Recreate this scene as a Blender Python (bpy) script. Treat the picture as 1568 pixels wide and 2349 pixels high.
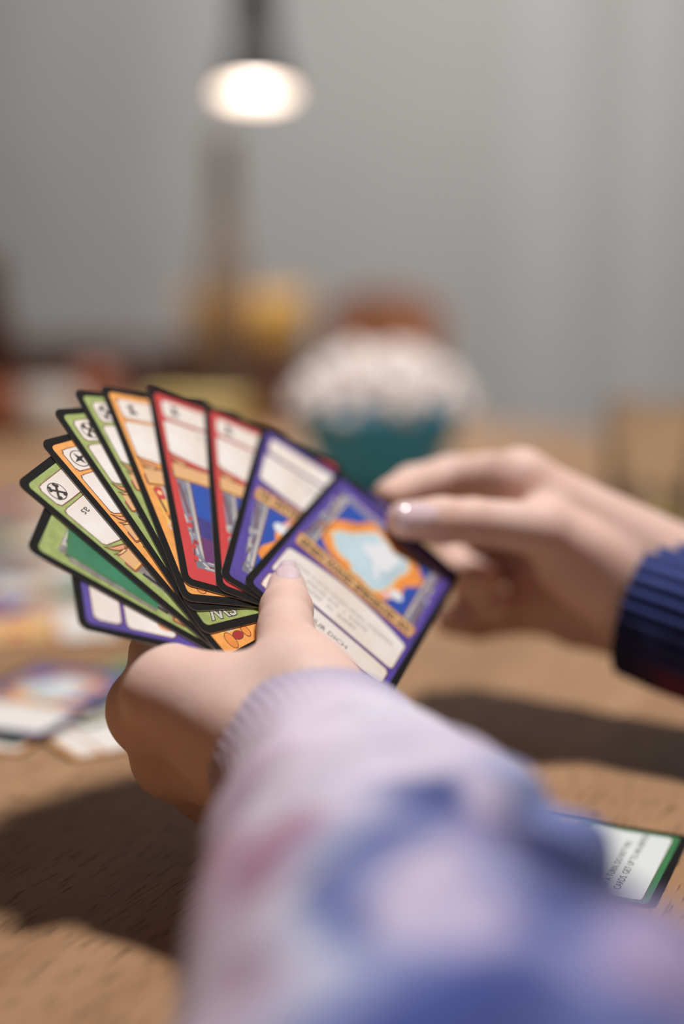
import bpy, bmesh, math, random
import numpy as np
from mathutils import Vector, Matrix, noise

# ------------------------------------------------------------------ clear
for o in list(bpy.data.objects):
    bpy.data.objects.remove(o, do_unlink=True)
scene = bpy.context.scene
COL = scene.collection

# ------------------------------------------------------------------ camera (50 mm portrait, 10 degrees down)
F, CX, CY = 3262.0, 784.0, 1174.5          # focal length and centre in photograph pixels
TH = math.radians(10.0)
HCAM = 182.0                               # mm above the table top
SN, CS = math.sin(TH), math.cos(TH)
cam_d = bpy.data.cameras.new('camera')
cam_d.sensor_fit = 'VERTICAL'
cam_d.sensor_height = 36.0
cam_d.sensor_width = 24.0
cam_d.lens = 36.0 * F / 2349.0
cam_d.clip_start = 0.01
cam_d.dof.use_dof = True
cam_d.dof.focus_distance = 0.417
cam_d.dof.aperture_fstop = 2.3
cam = bpy.data.objects.new('camera', cam_d)
COL.objects.link(cam)
cam.location = (0, 0, HCAM / 1000)
cam.rotation_euler = (math.pi / 2 - TH, 0, 0)
scene.camera = cam

# ------------------------------------------------------------------ world, lights, exposure
world = bpy.data.worlds.new('room_ambience')
scene.world = world
world.use_nodes = True
bg = world.node_tree.nodes['Background']
bg.inputs[0].default_value = (1.0, 0.52, 0.32, 1)
bg.inputs[1].default_value = 0.05


def area(name, loc, target, size, power, colour, spread=180):
    d = bpy.data.lights.new(name, 'AREA')
    d.shape = 'DISK'
    d.size = size
    d.energy = power
    d.color = colour
    d.spread = math.radians(spread)
    o = bpy.data.objects.new(name, d)
    COL.objects.link(o)
    o.location = loc
    o.rotation_euler = (Vector(target) - Vector(loc)).to_track_quat('-Z', 'Y').to_euler()
    return o


area('ceiling_light_over_table', (0.22, 0.46, 1.35), (0.0, 0.45, 0.0), 0.18, 19.5, (1.0, 0.955, 0.91))
area('added_wall_fill', (-0.35, 1.25, 1.7), (0.05, 2.75, 0.25), 1.0, 16.5, (1.0, 0.985, 0.96), 130)  # added unseen light, only there to brighten the back wall
vs = scene.view_settings
vs.view_transform = 'Standard'
vs.look = 'None'
vs.exposure = 0.0
vs.gamma = 1.0
vs.use_curve_mapping = False


# ------------------------------------------------------------------ helpers
def Q(px, py, Z):
    """photograph pixel + depth (mm) -> camera space mm (right, down, forward)"""
    return np.array([(px - CX) / F * Z, (py - CY) / F * Z, Z])


def c2w(p):
    """camera space mm -> world metres"""
    p = np.asarray(p, float)
    x, y, z = p[..., 0], p[..., 1], p[..., 2]
    return np.stack([x, z * CS - y * SN, HCAM - z * SN - y * CS], -1) / 1000.0


def T(px, py, z=0.0):
    """photograph pixel -> point on the plane z (mm above the table), world metres"""
    v = (py - CY) / F
    Z = (HCAM - z) / (SN + v * CS)
    return Vector(c2w(Q(px, py, Z)))


def W(px, py, Z):
    return Vector(c2w(Q(px, py, Z)))


def lin(c):
    return tuple(((v / 255) / 12.92 if v / 255 <= 0.04045 else ((v / 255 + 0.055) / 1.055) ** 2.4) for v in c)


MATS = {}


def mat(name, rgb, rough=0.5, var=0.0, scale=60.0, bump=0.0, bscale=300.0, coat=0.0, metal=0.0, trans=0.0,
        emit=None, estr=0.0, sss=0.0, rgb2=None):
    if name in MATS:
        return MATS[name]
    m = bpy.data.materials.new(name)
    m.use_nodes = True
    nt = m.node_tree
    b = nt.nodes['Principled BSDF']
    if name == 'card_ink_black':
        b.inputs['Specular IOR Level'].default_value = 0.25
    c = lin(rgb)
    b.inputs['Base Color'].default_value = (*c, 1)
    b.inputs['Roughness'].default_value = rough
    b.inputs['Metallic'].default_value = metal
    b.inputs['Coat Weight'].default_value = coat
    b.inputs['Coat Roughness'].default_value = 0.12
    b.inputs['Transmission Weight'].default_value = trans
    if sss:
        b.inputs['Subsurface Weight'].default_value = sss
        b.inputs['Subsurface Radius'].default_value = (0.0042, 0.0016, 0.0009)
        b.inputs['Subsurface Scale'].default_value = 1.0
    if emit:
        b.inputs['Emission Color'].default_value = (*lin(emit), 1)
        b.inputs['Emission Strength'].default_value = estr
    tc = nt.nodes.new('ShaderNodeTexCoord')
    if var or rgb2:
        n = nt.nodes.new('ShaderNodeTexNoise')
        n.inputs['Scale'].default_value = scale
        n.inputs['Detail'].default_value = 4
        nt.links.new(tc.outputs['Object'], n.inputs['Vector'])
        r = nt.nodes.new('ShaderNodeValToRGB')
        c2 = lin(rgb2) if rgb2 else tuple(min(1, x * (1 + var)) for x in c)
        c1 = c if rgb2 else tuple(x * (1 - var) for x in c)
        r.color_ramp.elements[0].position = 0.32
        r.color_ramp.elements[0].color = (*c1, 1)
        r.color_ramp.elements[1].position = 0.68
        r.color_ramp.elements[1].color = (*c2, 1)
        nt.links.new(n.outputs['Fac'], r.inputs['Fac'])
        nt.links.new(r.outputs['Color'], b.inputs['Base Color'])
    if bump:
        n2 = nt.nodes.new('ShaderNodeTexNoise')
        n2.inputs['Scale'].default_value = bscale
        n2.inputs['Detail'].default_value = 5
        nt.links.new(tc.outputs['Object'], n2.inputs['Vector'])
        bp = nt.nodes.new('ShaderNodeBump')
        bp.inputs['Strength'].default_value = bump
        bp.inputs['Distance'].default_value = 0.001
        nt.links.new(n2.outputs['Fac'], bp.inputs['Height'])
        nt.links.new(bp.outputs['Normal'], b.inputs['Normal'])
    MATS[name] = m
    return m


def mesh_obj(name, verts, faces, m=None, parent=None, smooth=False, mats=None, fm=None):
    me = bpy.data.meshes.new(name)
    me.from_pydata([tuple(map(float, v)) for v in verts], [], [tuple(map(int, f)) for f in faces])
    if smooth:
        me.polygons.foreach_set('use_smooth', [True] * len(me.polygons))
    for q in (mats or ([m] if m else [])):
        me.materials.append(q)
    if fm is not None:
        me.polygons.foreach_set('material_index', fm)
    me.update()
    o = bpy.data.objects.new(name, me)
    COL.objects.link(o)
    if parent is not None:
        o.parent = parent
    return o


def bm_obj(name, bm, m, parent=None, smooth=False):
    me = bpy.data.meshes.new(name)
    bm.normal_update()
    bm.to_mesh(me)
    bm.free()
    if m:
        me.materials.append(m)
    if smooth:
        me.polygons.foreach_set('use_smooth', [True] * len(me.polygons))
    o = bpy.data.objects.new(name, me)
    COL.objects.link(o)
    if parent is not None:
        o.parent = parent
    return o


def empty(name, loc=(0, 0, 0), rz=0.0):
    o = bpy.data.objects.new(name, None)
    COL.objects.link(o)
    o.location = loc
    o.rotation_euler = (0, 0, rz)
    return o


def tag(o, label=None, cat=None, group=None, kind=None):
    for k, v in (('label', label), ('category', cat), ('group', group), ('kind', kind)):
        if v:
            o[k] = v
    return o


def box_bm(sx, sy, sz, c=(0, 0, 0), bev=0.0, seg=2):
    bm = bmesh.new()
    bmesh.ops.create_cube(bm, size=1.0)
    bmesh.ops.scale(bm, vec=(sx, sy, sz), verts=bm.verts)
    bmesh.ops.translate(bm, vec=c, verts=bm.verts)
    if bev:
        bmesh.ops.bevel(bm, geom=bm.edges[:], offset=bev, segments=seg, profile=0.6, affect='EDGES')
    return bm


def lathe(name, prof, m, parent=None, n=48, smooth=True):
    """prof: list of (r, z) metres, closed at the axis where r = 0"""
    V, Fc = [], []
    rows = []
    for r, z in prof:
        if r < 1e-7:
            rows.append([len(V)])
            V.append((0, 0, z))
        else:
            rows.append(list(range(len(V), len(V) + n)))
            V += [(r * math.cos(2 * math.pi * i / n), r * math.sin(2 * math.pi * i / n), z) for i in range(n)]
    for a, b in zip(rows, rows[1:]):
        for i in range(n):
            j = (i + 1) % n
            if len(a) == 1 and len(b) == 1:
                continue
            if len(a) == 1:
                Fc.append((a[0], b[j], b[i]))
            elif len(b) == 1:
                Fc.append((a[i], a[j], b[0]))
            else:
                Fc.append((a[i], a[j], b[j], b[i]))
    return mesh_obj(name, V, Fc, m, parent, smooth)


def tube(name, pts, rad, m, parent=None, n=12):
    V, Fc = [], []
    pts = [Vector(p) for p in pts]
    rad = rad if isinstance(rad, (list, tuple)) else [rad] * len(pts)
    for i, p in enumerate(pts):
        d = (pts[min(i + 1, len(pts) - 1)] - pts[max(i - 1, 0)]).normalized()
        u = d.cross(Vector((0, 0, 1)))
        if u.length < 1e-3:
            u = d.cross(Vector((1, 0, 0)))
        u.normalize()
        w = d.cross(u)
        for k in range(n):
            a = 2 * math.pi * k / n
            V.append(p + (u * math.cos(a) + w * math.sin(a)) * rad[i])
    for i in range(len(pts) - 1):
        for k in range(n):
            Fc.append((i * n + k, i * n + (k + 1) % n, (i + 1) * n + (k + 1) % n, (i + 1) * n + k))
    Fc.append(tuple(range(n))[::-1])
    Fc.append(tuple(range((len(pts) - 1) * n, len(pts) * n)))
    return mesh_obj(name, V, Fc, m, parent, True)


# ------------------------------------------------------------------ the room
AZ = math.radians(26)                          # the table stands turned to the camera
GR = Vector((math.sin(AZ), math.cos(AZ), 0))   # along the grain, away from the camera
EE = Vector((math.cos(AZ), -math.sin(AZ), 0))  # across
A0 = T(1300, 985)                              # a point on the far edge of the table
FLOOR_Z = -0.75


def wood_mat(name, c1, c2, c3, axis_rot, sc=1.0):
    m = bpy.data.materials.new(name)
    m.use_nodes = True
    nt = m.node_tree
    b = nt.nodes['Principled BSDF']
    b.inputs['Roughness'].default_value = 0.52
    tc = nt.nodes.new('ShaderNodeTexCoord')

    def noise_at(scale3, s, det, dist=0.0):
        mp = nt.nodes.new('ShaderNodeMapping')
        mp.inputs['Scale'].default_value = scale3
        mp.inputs['Rotation'].default_value = (0, 0, axis_rot)
        nt.links.new(tc.outputs['Object'], mp.inputs['Vector'])
        n = nt.nodes.new('ShaderNodeTexNoise')
        n.inputs['Scale'].default_value = s * sc
        n.inputs['Detail'].default_value = det
        n.inputs['Distortion'].default_value = dist
        nt.links.new(mp.outputs['Vector'], n.inputs['Vector'])
        return n
    big = noise_at((1, 0.08, 1), 26, 5, 0.6)        # broad bands along y
    pore = noise_at((1, 0.085, 1), 780, 3, 0.2)     # dark open pores
    fine = noise_at((1, 0.04, 1), 900, 2)
    r = nt.nodes.new('ShaderNodeValToRGB')
    r.color_ramp.elements[0].position = 0.3
    r.color_ramp.elements[0].color = (*lin(c1), 1)
    r.color_ramp.elements[1].position = 0.72
    r.color_ramp.elements[1].color = (*lin(c2), 1)
    nt.links.new(big.outputs['Fac'], r.inputs['Fac'])
    r2 = nt.nodes.new('ShaderNodeValToRGB')
    r2.color_ramp.elements[0].position = 0.57
    r2.color_ramp.elements[0].color = (0, 0, 0, 1)
    r2.color_ramp.elements[1].position = 0.66
    r2.color_ramp.elements[1].color = (1, 1, 1, 1)
    nt.links.new(pore.outputs['Fac'], r2.inputs['Fac'])
    mul = nt.nodes.new('ShaderNodeMath')
    mul.operation = 'MULTIPLY'
    mul.inputs[1].default_value = 0.72
    nt.links.new(r2.outputs['Color'], mul.inputs[0])
    mx = nt.nodes.new('ShaderNodeMix')
    mx.data_type = 'RGBA'
    nt.links.new(mul.outputs[0], mx.inputs['Factor'])
    nt.links.new(r.outputs['Color'], mx.inputs['A'])
    mx.inputs['B'].default_value = (*lin(c3), 1)
    hs = nt.nodes.new('ShaderNodeMix')
    hs.data_type = 'RGBA'
    hs.blend_type = 'MULTIPLY'
    hs.inputs['Factor'].default_value = 0.35
    nt.links.new(mx.outputs['Result'], hs.inputs['A'])
    nt.links.new(fine.outputs['Fac'], hs.inputs['B'])
    nt.links.new(hs.outputs['Result'], b.inputs['Base Color'])
    bp = nt.nodes.new('ShaderNodeBump')
    bp.inputs['Strength'].default_value = 0.35
    bp.inputs['Distance'].default_value = 0.0006
    bp.invert = True
    nt.links.new(r2.outputs['Color'], bp.inputs['Height'])
    nt.links.new(bp.outputs['Normal'], b.inputs['Normal'])
    MATS[name] = m
    return m


oak = wood_mat('oak_table_wood', (168, 128, 92), (200, 160, 122), (90, 60, 42), 0.0)
floor_wood = wood_mat('brown_floor_wood', (96, 72, 54), (120, 92, 70), (60, 42, 32), 0.0, 0.5)
wall_paint = mat('grey_wall_paint', (190, 191, 191), 0.85, 0.03, 3.0, 0.12, 120)
trim_paint = mat('pale_trim_paint', (198, 199, 200), 0.6, 0.02, 5.0)

wc = A0 + GR * 0.95                             # middle of the back wall
wall = bm_obj('wall_back', box_bm(6.0, 0.12, 3.1, (0, 0.06, 1.55)), wall_paint)
wall.location = (wc.x, wc.y, FLOOR_Z)
wall.rotation_euler = (0, 0, -AZ)
tag(wall, 'plain grey painted back wall behind the table', 'wall', kind='structure')
flo = bm_obj('floor', box_bm(6.0, 5.0, 0.04, (0, -2.5, -0.02)), floor_wood)
flo.location = (wc.x, wc.y, FLOOR_Z)
flo.rotation_euler = (0, 0, -AZ)
tag(flo, 'dark brown wooden floor under the table', 'floor', kind='structure')
bb = bm_obj('baseboard_back', box_bm(6.0, 0.016, 0.09, (0, -0.008, 0.045), 0.003), trim_paint)
bb.location = (wc.x, wc.y, FLOOR_Z)
bb.rotation_euler = (0, 0, -AZ)
tag(bb, 'pale baseboard along the grey back wall', 'baseboard', kind='structure')

# upright pale boards on the right part of the wall
for i, (px, wmm, off) in enumerate(((1250, 140, 0.010), (1480, 90, 0.008))):
    # where the line of sight meets the wall
    d = c2w(Q(px, 900, 1000)) - np.array([0, 0, HCAM / 1000])
    n_ = np.array(GR)
    t_ = (np.array(wc) @ n_) / (d @ n_)
    p_ = d * t_
    o = bm_obj('trim_%d' % (i + 1), box_bm(wmm / 1000, off, 3.1, (0, -off / 2, 1.55), 0.002), trim_paint)
    o.location = (p_[0], p_[1], FLOOR_Z)
    o.rotation_euler = (0, 0, -AZ)
    tag(o, ('wide' if i == 0 else 'narrow') + ' pale upright board on the grey wall', 'trim', kind='structure')

# ------------------------------------------------------------------ table
table = empty('dining_table', (A0.x, A0.y, FLOOR_Z), -AZ)
tag(table, 'oak dining table with dark open wood grain', 'table')
TW0, TW1, TL = -1.15, 0.65, 1.62               # across from..to, depth
top = bm_obj('table_top', box_bm(TW1 - TW0, TL, 0.032, ((TW0 + TW1) / 2, -TL / 2, 0.75 - 0.016), 0.003), oak, table)
bm = box_bm(TW1 - TW0 - 0.16, 0.022, 0.08, ((TW0 + TW1) / 2, -0.08, 0.75 - 0.072), 0.002)
bm_obj('apron', bm, oak, table)
bm = box_bm(TW1 - TW0 - 0.16, 0.022, 0.08, ((TW0 + TW1) / 2, -TL + 0.08, 0.75 - 0.072), 0.002)
bm_obj('apron', bm, oak, table)
for x in (TW0 + 0.08, TW1 - 0.08):
    for y in (-0.08, -TL + 0.08):
        bm_obj('leg', box_bm(0.07, 0.07, 0.718, (x, y, 0.359), 0.006), oak, table)

# ------------------------------------------------------------------ pendant lamp
lamp_p = W(585, 215, 1600)
steel = mat('grey_lamp_paint', (52, 51, 51), 0.6, 0.05, 40)
lamp_in = mat('white_lamp_enamel', (245, 240, 232), 0.5)
bulb_m = mat('lit_bulb', (255, 255, 255), 0.5, emit=(255, 236, 222), estr=14.0)
lamp = empty('pendant_lamp', lamp_p)
tag(lamp, 'small grey cone pendant lamp, lit, hanging on a tube', 'lamp')
prof_o = [(0.0415, 0.0), (0.0425, 0.001), (0.0395, 0.014), (0.034, 0.034), (0.0275, 0.054), (0.0245, 0.07), (0.0245, 0.105), (0.0225, 0.109), (0, 0.109)]
prof_i = [(0, 0.052), (0.0165, 0.052), (0.0275, 0.034), (0.0375, 0.013), (0.0410, 0.0)]
sh = lathe('shade', prof_o, steel, lamp)
inn = lathe('shade_lining', prof_i, lamp_in, lamp)
bl = lathe('bulb', [(0, 0.006), (0.012, 0.0075), (0.021, 0.012), (0.026, 0.02), (0.024, 0.03), (0.014, 0.044), (0.011, 0.052), (0, 0.052)], bulb_m, lamp)
st = lathe('stem_tube', [(0, 0.10), (0.020, 0.10), (0.020, 1.80), (0, 1.80)], steel, lamp, 20)
lamp_tilt = math.radians(8)
for q in (sh, inn, bl):
    q.rotation_euler = (-lamp_tilt, 0, 0)
for q in (sh, inn, bl):
    q.location = (0, 0, 0)
ld = bpy.data.lights.new('pendant_glow', 'SPOT')
ld.energy = 6.0
ld.spot_size = math.radians(110)
ld.spot_blend = 0.6
ld.shadow_soft_size = 0.025
ld.color = (1.0, 0.9, 0.82)
lo = bpy.data.objects.new('pendant_glow', ld)
COL.objects.link(lo)
lo.parent = lamp
lo.location = (0, 0, 0.004)

# ------------------------------------------------------------------ things at the back
wood_dk = mat('dark_brown_chair_wood', (86, 50, 34), 0.45, 0.25, 18)
wood_rd = mat('red_brown_chair_wood', (170, 112, 80), 0.45, 0.25, 18)


def chair(loc, rz, m, label, w=0.36, back=0.93):
    r = empty('dining_chair', (loc.x, loc.y, FLOOR_Z), rz)
    tag(r, label, 'chair')
    bm_obj('seat', box_bm(w, 0.38, 0.03, (0, 0, 0.45), 0.008), m, r)
    hw = w / 2 - 0.02
    for x in (-hw, hw):
        tube('leg', [(x, -0.17, 0), (x * 0.97, -0.16, 0.44)], [0.013, 0.018], m, r)
        tube('leg', [(x, 0.19, 0), (x * 0.97, 0.17, 0.44)], [0.013, 0.018], m, r)
    # curved top rail and spindles
    V, Fc = [], []
    n = 16
    for i in range(n + 1):
        t = i / n * 2 - 1
        x = t * w / 2
        y = 0.20 - 0.04 * t * t
        z1 = back - 0.03 * abs(t) ** 3
        z0 = z1 - 0.14
        for (yy, zz) in ((y - 0.011, z0), (y + 0.011, z0), (y + 0.011, z1), (y - 0.011, z1)):
            V.append((x, yy, zz))
    for i in range(n):
        for k in range(4):
            Fc.append((i * 4 + k, i * 4 + (k + 1) % 4, i * 4 + 4 + (k + 1) % 4, i * 4 + 4 + k))
    Fc += [(0, 1, 2, 3)[::-1], tuple(n * 4 + k for k in range(4))]
    bm_o = mesh_obj('top_rail', V, Fc, m, r)
    for t in (-0.85, -0.42, 0.0, 0.42, 0.85):
        tube('spindle', [(t * hw, 0.165, 0.455), (t * w / 2, 0.20 - 0.04 * t * t, back - 0.12)], 0.009, m, r, 10)
    return r


cp = W(905, 700, 1950)
chair(cp, 0.06, wood_rd, 'red-brown wooden chair behind the teal popcorn bowl', w=0.155 + 0.02, back=0.75 + 0.138)
cp2 = W(565, 800, 2180)
chair(cp2, 0.04, wood_dk, 'dark brown wooden chair carrying the yellow cushion', w=0.23, back=0.75 + 0.035)

# yellow cushion propped on the dark chair
cu = empty('cushion', (0, 0, 0))
fab = mat('mustard_cushion_fabric', (232, 180, 98), 0.9, 0.12, 30, 0.3, 500)
V, Fc = [], []
N = 20
for s in (1, -1):
    for i in range(N + 1):
        for j in range(N + 1):
            u, v = i / N * 2 - 1, j / N * 2 - 1
            e = max(0.0, (1 - abs(u) ** 3.0)) ** 0.6 * max(0.0, (1 - abs(v) ** 3.0)) ** 0.6
            pin = 1 - 0.07 * (1 - abs(u)) * abs(v) - 0.0
            V.append((u * 0.072 * (1 - 0.06 * (1 - v * v)), s * 0.032 * e, v * 0.046 * (1 - 0.06 * (1 - u * u))))
for s in range(2):
    for i in range(N):
        for j in range(N):
            a = s * (N + 1) ** 2 + i * (N + 1) + j
            f = (a, a + N + 1, a + N + 2, a + 1)
            Fc.append(f if s else f[::-1])
bpy.data.objects.remove(cu)
cu = mesh_obj('cushion', V, Fc, fab, None, True)
cu.location = W(566, 738, 2085)
cu.scale = (1.3, 1.0, 1.05)
cu.rotation_euler = (0.15, 0, 0.1)
tag(cu, 'mustard yellow cushion leaning on a dark chair behind the table', 'cushion')

# low dark sideboard against the wall at the left
sb_c = W(185, 800, 2560)
sb = empty('sideboard', (sb_c.x, sb_c.y, FLOOR_Z), -AZ)
tag(sb, 'low dark brown sideboard against the wall at the left', 'sideboard')
bm_obj('cabinet_body', box_bm(0.50, 0.33, 0.66, (0, 0.165, 0.42), 0.004), wood_dk, sb)
bm_obj('top_board', box_bm(0.53, 0.36, 0.022, (0, 0.165, 0.762), 0.004), wood_dk, sb)
for x in (-0.125, 0.125):
    dd_ = bm_obj('door', box_bm(0.235, 0.016, 0.60, (x, -0.009, 0.42), 0.003), wood_dk, sb)
    kn = lathe('knob', [(0, 0), (0.005, 0), (0.005, 0.01), (0.011, 0.016), (0.011, 0.022), (0, 0.025)], steel, dd_, 20)
    kn.location = (x - math.copysign(0.09, x), -0.017, 0.46)
    kn.rotation_euler = (math.pi / 2, 0, 0)
for x in (-0.22, 0.22):
    for y in (0.03, 0.30):
        bm_obj('leg', box_bm(0.04, 0.04, 0.09, (x, y, 0.045), 0.003), wood_dk, sb)

# tall smoky bottle standing in front of the wall
smoke = bpy.data.materials.new('smoky_bottle_glass')
smoke.use_nodes = True
nt = smoke.node_tree
b = nt.nodes['Principled BSDF']
b.inputs['Base Color'].default_value = (*lin((122, 108, 96)), 1)
b.inputs['Roughness'].default_value = 0.25
tr = nt.nodes.new('ShaderNodeBsdfTransparent')
tr.inputs[0].default_value = (0.88, 0.85, 0.82, 1)
ms = nt.nodes.new('ShaderNodeMixShader')
ms.inputs[0].default_value = 0.2
nt.links.new(tr.outputs[0], ms.inputs[1])
nt.links.new(b.outputs[0], ms.inputs[2])
nt.links.new(ms.outputs[0], nt.nodes['Material Output'].inputs['Surface'])
bp_ = T(520, 935)
s_ = (bp_.y) / 3262 * 1000 * 1e-3              # metres per photograph pixel there
zt = lambda y: (HCAM / 1000 - (bp_.y / CS) * (SN + (y - CY) / F * CS)) * 1.0
bot = empty('glass_bottle', bp_)
tag(bot, 'tall smoky taupe glass bottle below the pendant lamp', 'bottle')
lathe('bottle_body', [(0, 0.0), (0.033, 0.0), (0.037, 0.004), (0.037, zt(690)), (0.035, zt(650)), (0.026, zt(580)), (0.0185, zt(510)), (0.0155, zt(350)), (0.0185, zt(345)), (0.0185, zt(320)), (0.0125, zt(320)), (0.0125, zt(350)), (0.0155, zt(510)), (0.023, zt(580)), (0.032, zt(650)), (0.034, zt(690)), (0.034, 0.007), (0, 0.007)], smoke, bot)
for q in bot.children:
    pass

# amber bottle cut by the left edge of the picture
amber = mat('dark_amber_glass', (58, 28, 16), 0.12, 0.2, 20, coat=0.5)
bp_ = T(-8, 1005)
ab = empty('beer_bottle', bp_)
zt2 = lambda y: HCAM / 1000 - (bp_.y / CS) * (SN + (y - CY) / F * CS)
tag(ab, 'dark amber bottle at the left edge of the picture', 'bottle')
lathe('bottle_body', [(0, 0), (0.027, 0), (0.030, 0.004), (0.030, zt2(800)), (0.026, zt2(760)), (0.014, zt2(700)), (0.0125, zt2(600)), (0.014, zt2(598)), (0.014, zt2(580)), (0.0105, zt2(580)), (0.0105, zt2(610)), (0, zt2(640))], amber, ab)
lathe('label', [(0.0304, 0.02), (0.0306, 0.0201), (0.0306, 0.058), (0.0304, 0.0581)], mat('rust_bottle_label', (150, 82, 46), 0.6, 0.2, 60), ab)

# cups and boxes along the far left part of the table
def cup(px, py, r, h, m, label, nm='cup', cat='cup', handle=False):
    p = T(px, py)
    o = empty(nm, p)
    tag(o, label, cat)
    lathe('body', [(0, 0), (r * 0.8, 0), (r * 0.86, 0.003), (r, h * 0.6), (r, h), (r * 0.93, h), (r * 0.92, h * 0.6), (r * 0.8, 0.006), (0, 0.006)], m, o)
    if handle:
        tube('handle', [(r * 0.97 + 0.016 * math.sin(a), 0, h * 0.5 - h * 0.28 * math.cos(a)) for a in [i / 10 * math.pi for i in range(11)]], 0.0035, m, o)
    return o


terra = mat('terracotta_cup_glaze', (138, 78, 52), 0.4, 0.15, 30)
dkc = mat('dark_brown_cup_glaze', (66, 44, 36), 0.35, 0.15, 30)
gry = mat('pale_grey_mug_glaze', (186, 180, 172), 0.4, 0.05, 30)
cup(215, 945, 0.026, 0.052, terra, 'terracotta cup between the grey mug and the dark cup')
cup(305, 935, 0.019, 0.062, dkc, 'dark brown cup behind the fan of cards')
cup(118, 1020, 0.027, 0.058, gry, 'pale grey mug left behind the fanned cards', 'mug', 'mug', True)
# yellow game box
yb = empty('game_box', T(452, 1010), -0.35)
tag(yb, 'pale yellow cardboard box lying behind the red cards', 'box')
ycard = mat('pale_yellow_cardboard', (206, 186, 118), 0.7, 0.06, 30)
bm_obj('box_tray', box_bm(0.098, 0.05, 0.038, (0, 0, 0.019), 0.001), mat('brown_box_tray', (150, 122, 84), 0.7, 0.1, 30), yb)
bm_obj('box_lid', box_bm(0.101, 0.053, 0.034, (0, 0, 0.026), 0.0015), ycard, yb)
# dark wooden box beside the bowl
wb = empty('wooden_box', T(632, 985), -0.3)
tag(wb, 'dark brown wooden box left of the popcorn bowl', 'box')
bm_obj('box_body', box_bm(0.05, 0.045, 0.052, (0, 0, 0.026), 0.002), wood_dk, wb)
bm_obj('lid', box_bm(0.052, 0.047, 0.012, (0, 0, 0.058), 0.002), wood_dk, wb)

# drinking glass at the right
glass = bpy.data.materials.new('clear_drinking_glass')
glass.use_nodes = True
b = glass.node_tree.nodes['Principled BSDF']
b.inputs['Base Color'].default_value = (0.93, 0.95, 0.95, 1)
b.inputs['Roughness'].default_value = 0.03
b.inputs['Transmission Weight'].default_value = 1.0
b.inputs['IOR'].default_value = 1.45
gp = T(1490, 1235)
g = empty('drinking_glass', gp)
tag(g, 'clear drinking glass behind the right hand', 'glass')
lathe('glass_wall', [(0, 0), (0.026, 0), (0.028, 0.002), (0.032, 0.09), (0.0322, 0.0915), (0.0305, 0.0915), (0.030, 0.09), (0.0262, 0.009), (0, 0.008)], glass, g)
# yellow pawn in front of it
pw = empty('game_pawn', T(1502, 1215) + Vector((0.012, -0.055, 0)))
pw.location = T(1515, 1262)
yp = mat('yellow_pawn_plastic', (214, 190, 84), 0.35)
tag(pw, 'small yellow plastic game pawn by the drinking glass', 'pawn')
lathe('pawn_body', [(0, 0), (0.009, 0), (0.0095, 0.0025), (0.005, 0.006), (0.0038, 0.014), (0.005, 0.0155), (0.003, 0.0165)], yp, pw, 24)
lathe('pawn_head', [(0.003, 0.0165)] + [(0.0055 * math.sin(a), 0.0205 - 0.0055 * math.cos(a)) for a in [0.6 + i * 0.25 for i in range(10)]] + [(0, 0.026)], yp, pw, 24)

# ------------------------------------------------------------------ signed-distance surfaces (hands, popcorn)
def smin(a, b, k):
    h = np.clip(0.5 + 0.5 * (b - a) / k, 0, 1)
    return b * (1 - h) + a * h - k * h * (1 - h)


def cone_sdf(P, a, b, ra, rb):
    d = b - a
    L2 = float(d @ d) + 1e-9
    t = np.clip(((P - a) @ d) / L2, 0, 1)
    q = P - a - t[..., None] * d
    return np.sqrt((q * q).sum(-1)) - (ra + (rb - ra) * t)


def surface_nets(f, org, h):
    nx, ny, nz = f.shape
    ins = f < 0
    c = np.zeros((nx - 1, ny - 1, nz - 1), np.int32)
    acc = np.zeros((nx - 1, ny - 1, nz - 1, 3), np.float32)
    cnt = np.zeros((nx - 1, ny - 1, nz - 1), np.float32)

    def sl(o):
        return tuple(slice(k, n - 1 + k) for k, n in zip(o, (nx, ny, nz)))
    corners = [(i, j, k) for i in (0, 1) for j in (0, 1) for k in (0, 1)]
    for a in corners:
        for ax in range(3):
            if a[ax] == 0:
                b_ = list(a)
                b_[ax] = 1
                fa, fb = f[sl(a)], f[sl(b_)]
                m = (fa < 0) != (fb < 0)
                t = np.where(m, fa / np.where(m, fa - fb, 1), 0)
                for q in range(3):
                    acc[..., q] += np.where(m, a[q] + (t if q == ax else 0), 0)
                cnt += m
    act = cnt > 0
    idx = np.full(act.shape, -1, np.int64)
    idx[act] = np.arange(act.sum())
    ijk = np.argwhere(act)
    V = org + h * (ijk + acc[act] / cnt[act][:, None])
    quads = []
    for ax in range(3):
        b1, b2 = [(1, 2), (2, 0), (0, 1)][ax]
        s0 = [slice(None)] * 3
        s1 = [slice(None)] * 3
        s0[ax] = slice(0, -1)
        s1[ax] = slice(1, None)
        ch = ins[tuple(s0)] != ins[tuple(s1)]
        e = np.argwhere(ch)
        e = e[(e[:, b1] > 0) & (e[:, b2] > 0) & (e[:, b1] < f.shape[b1] - 1) & (e[:, b2] < f.shape[b2] - 1)]
        fl = ins[tuple(s0)][tuple(e.T)]
        o1 = np.zeros(3, int)
        o1[b1] = 1
        o2 = np.zeros(3, int)
        o2[b2] = 1
        g_ = lambda q: idx[tuple(q.T)]
        q = np.stack([g_(e - o1 - o2), g_(e - o2), g_(e), g_(e - o1)], 1)
        q[~fl] = q[~fl][:, ::-1]
        quads.append(q)
    return V, np.concatenate(quads)


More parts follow.
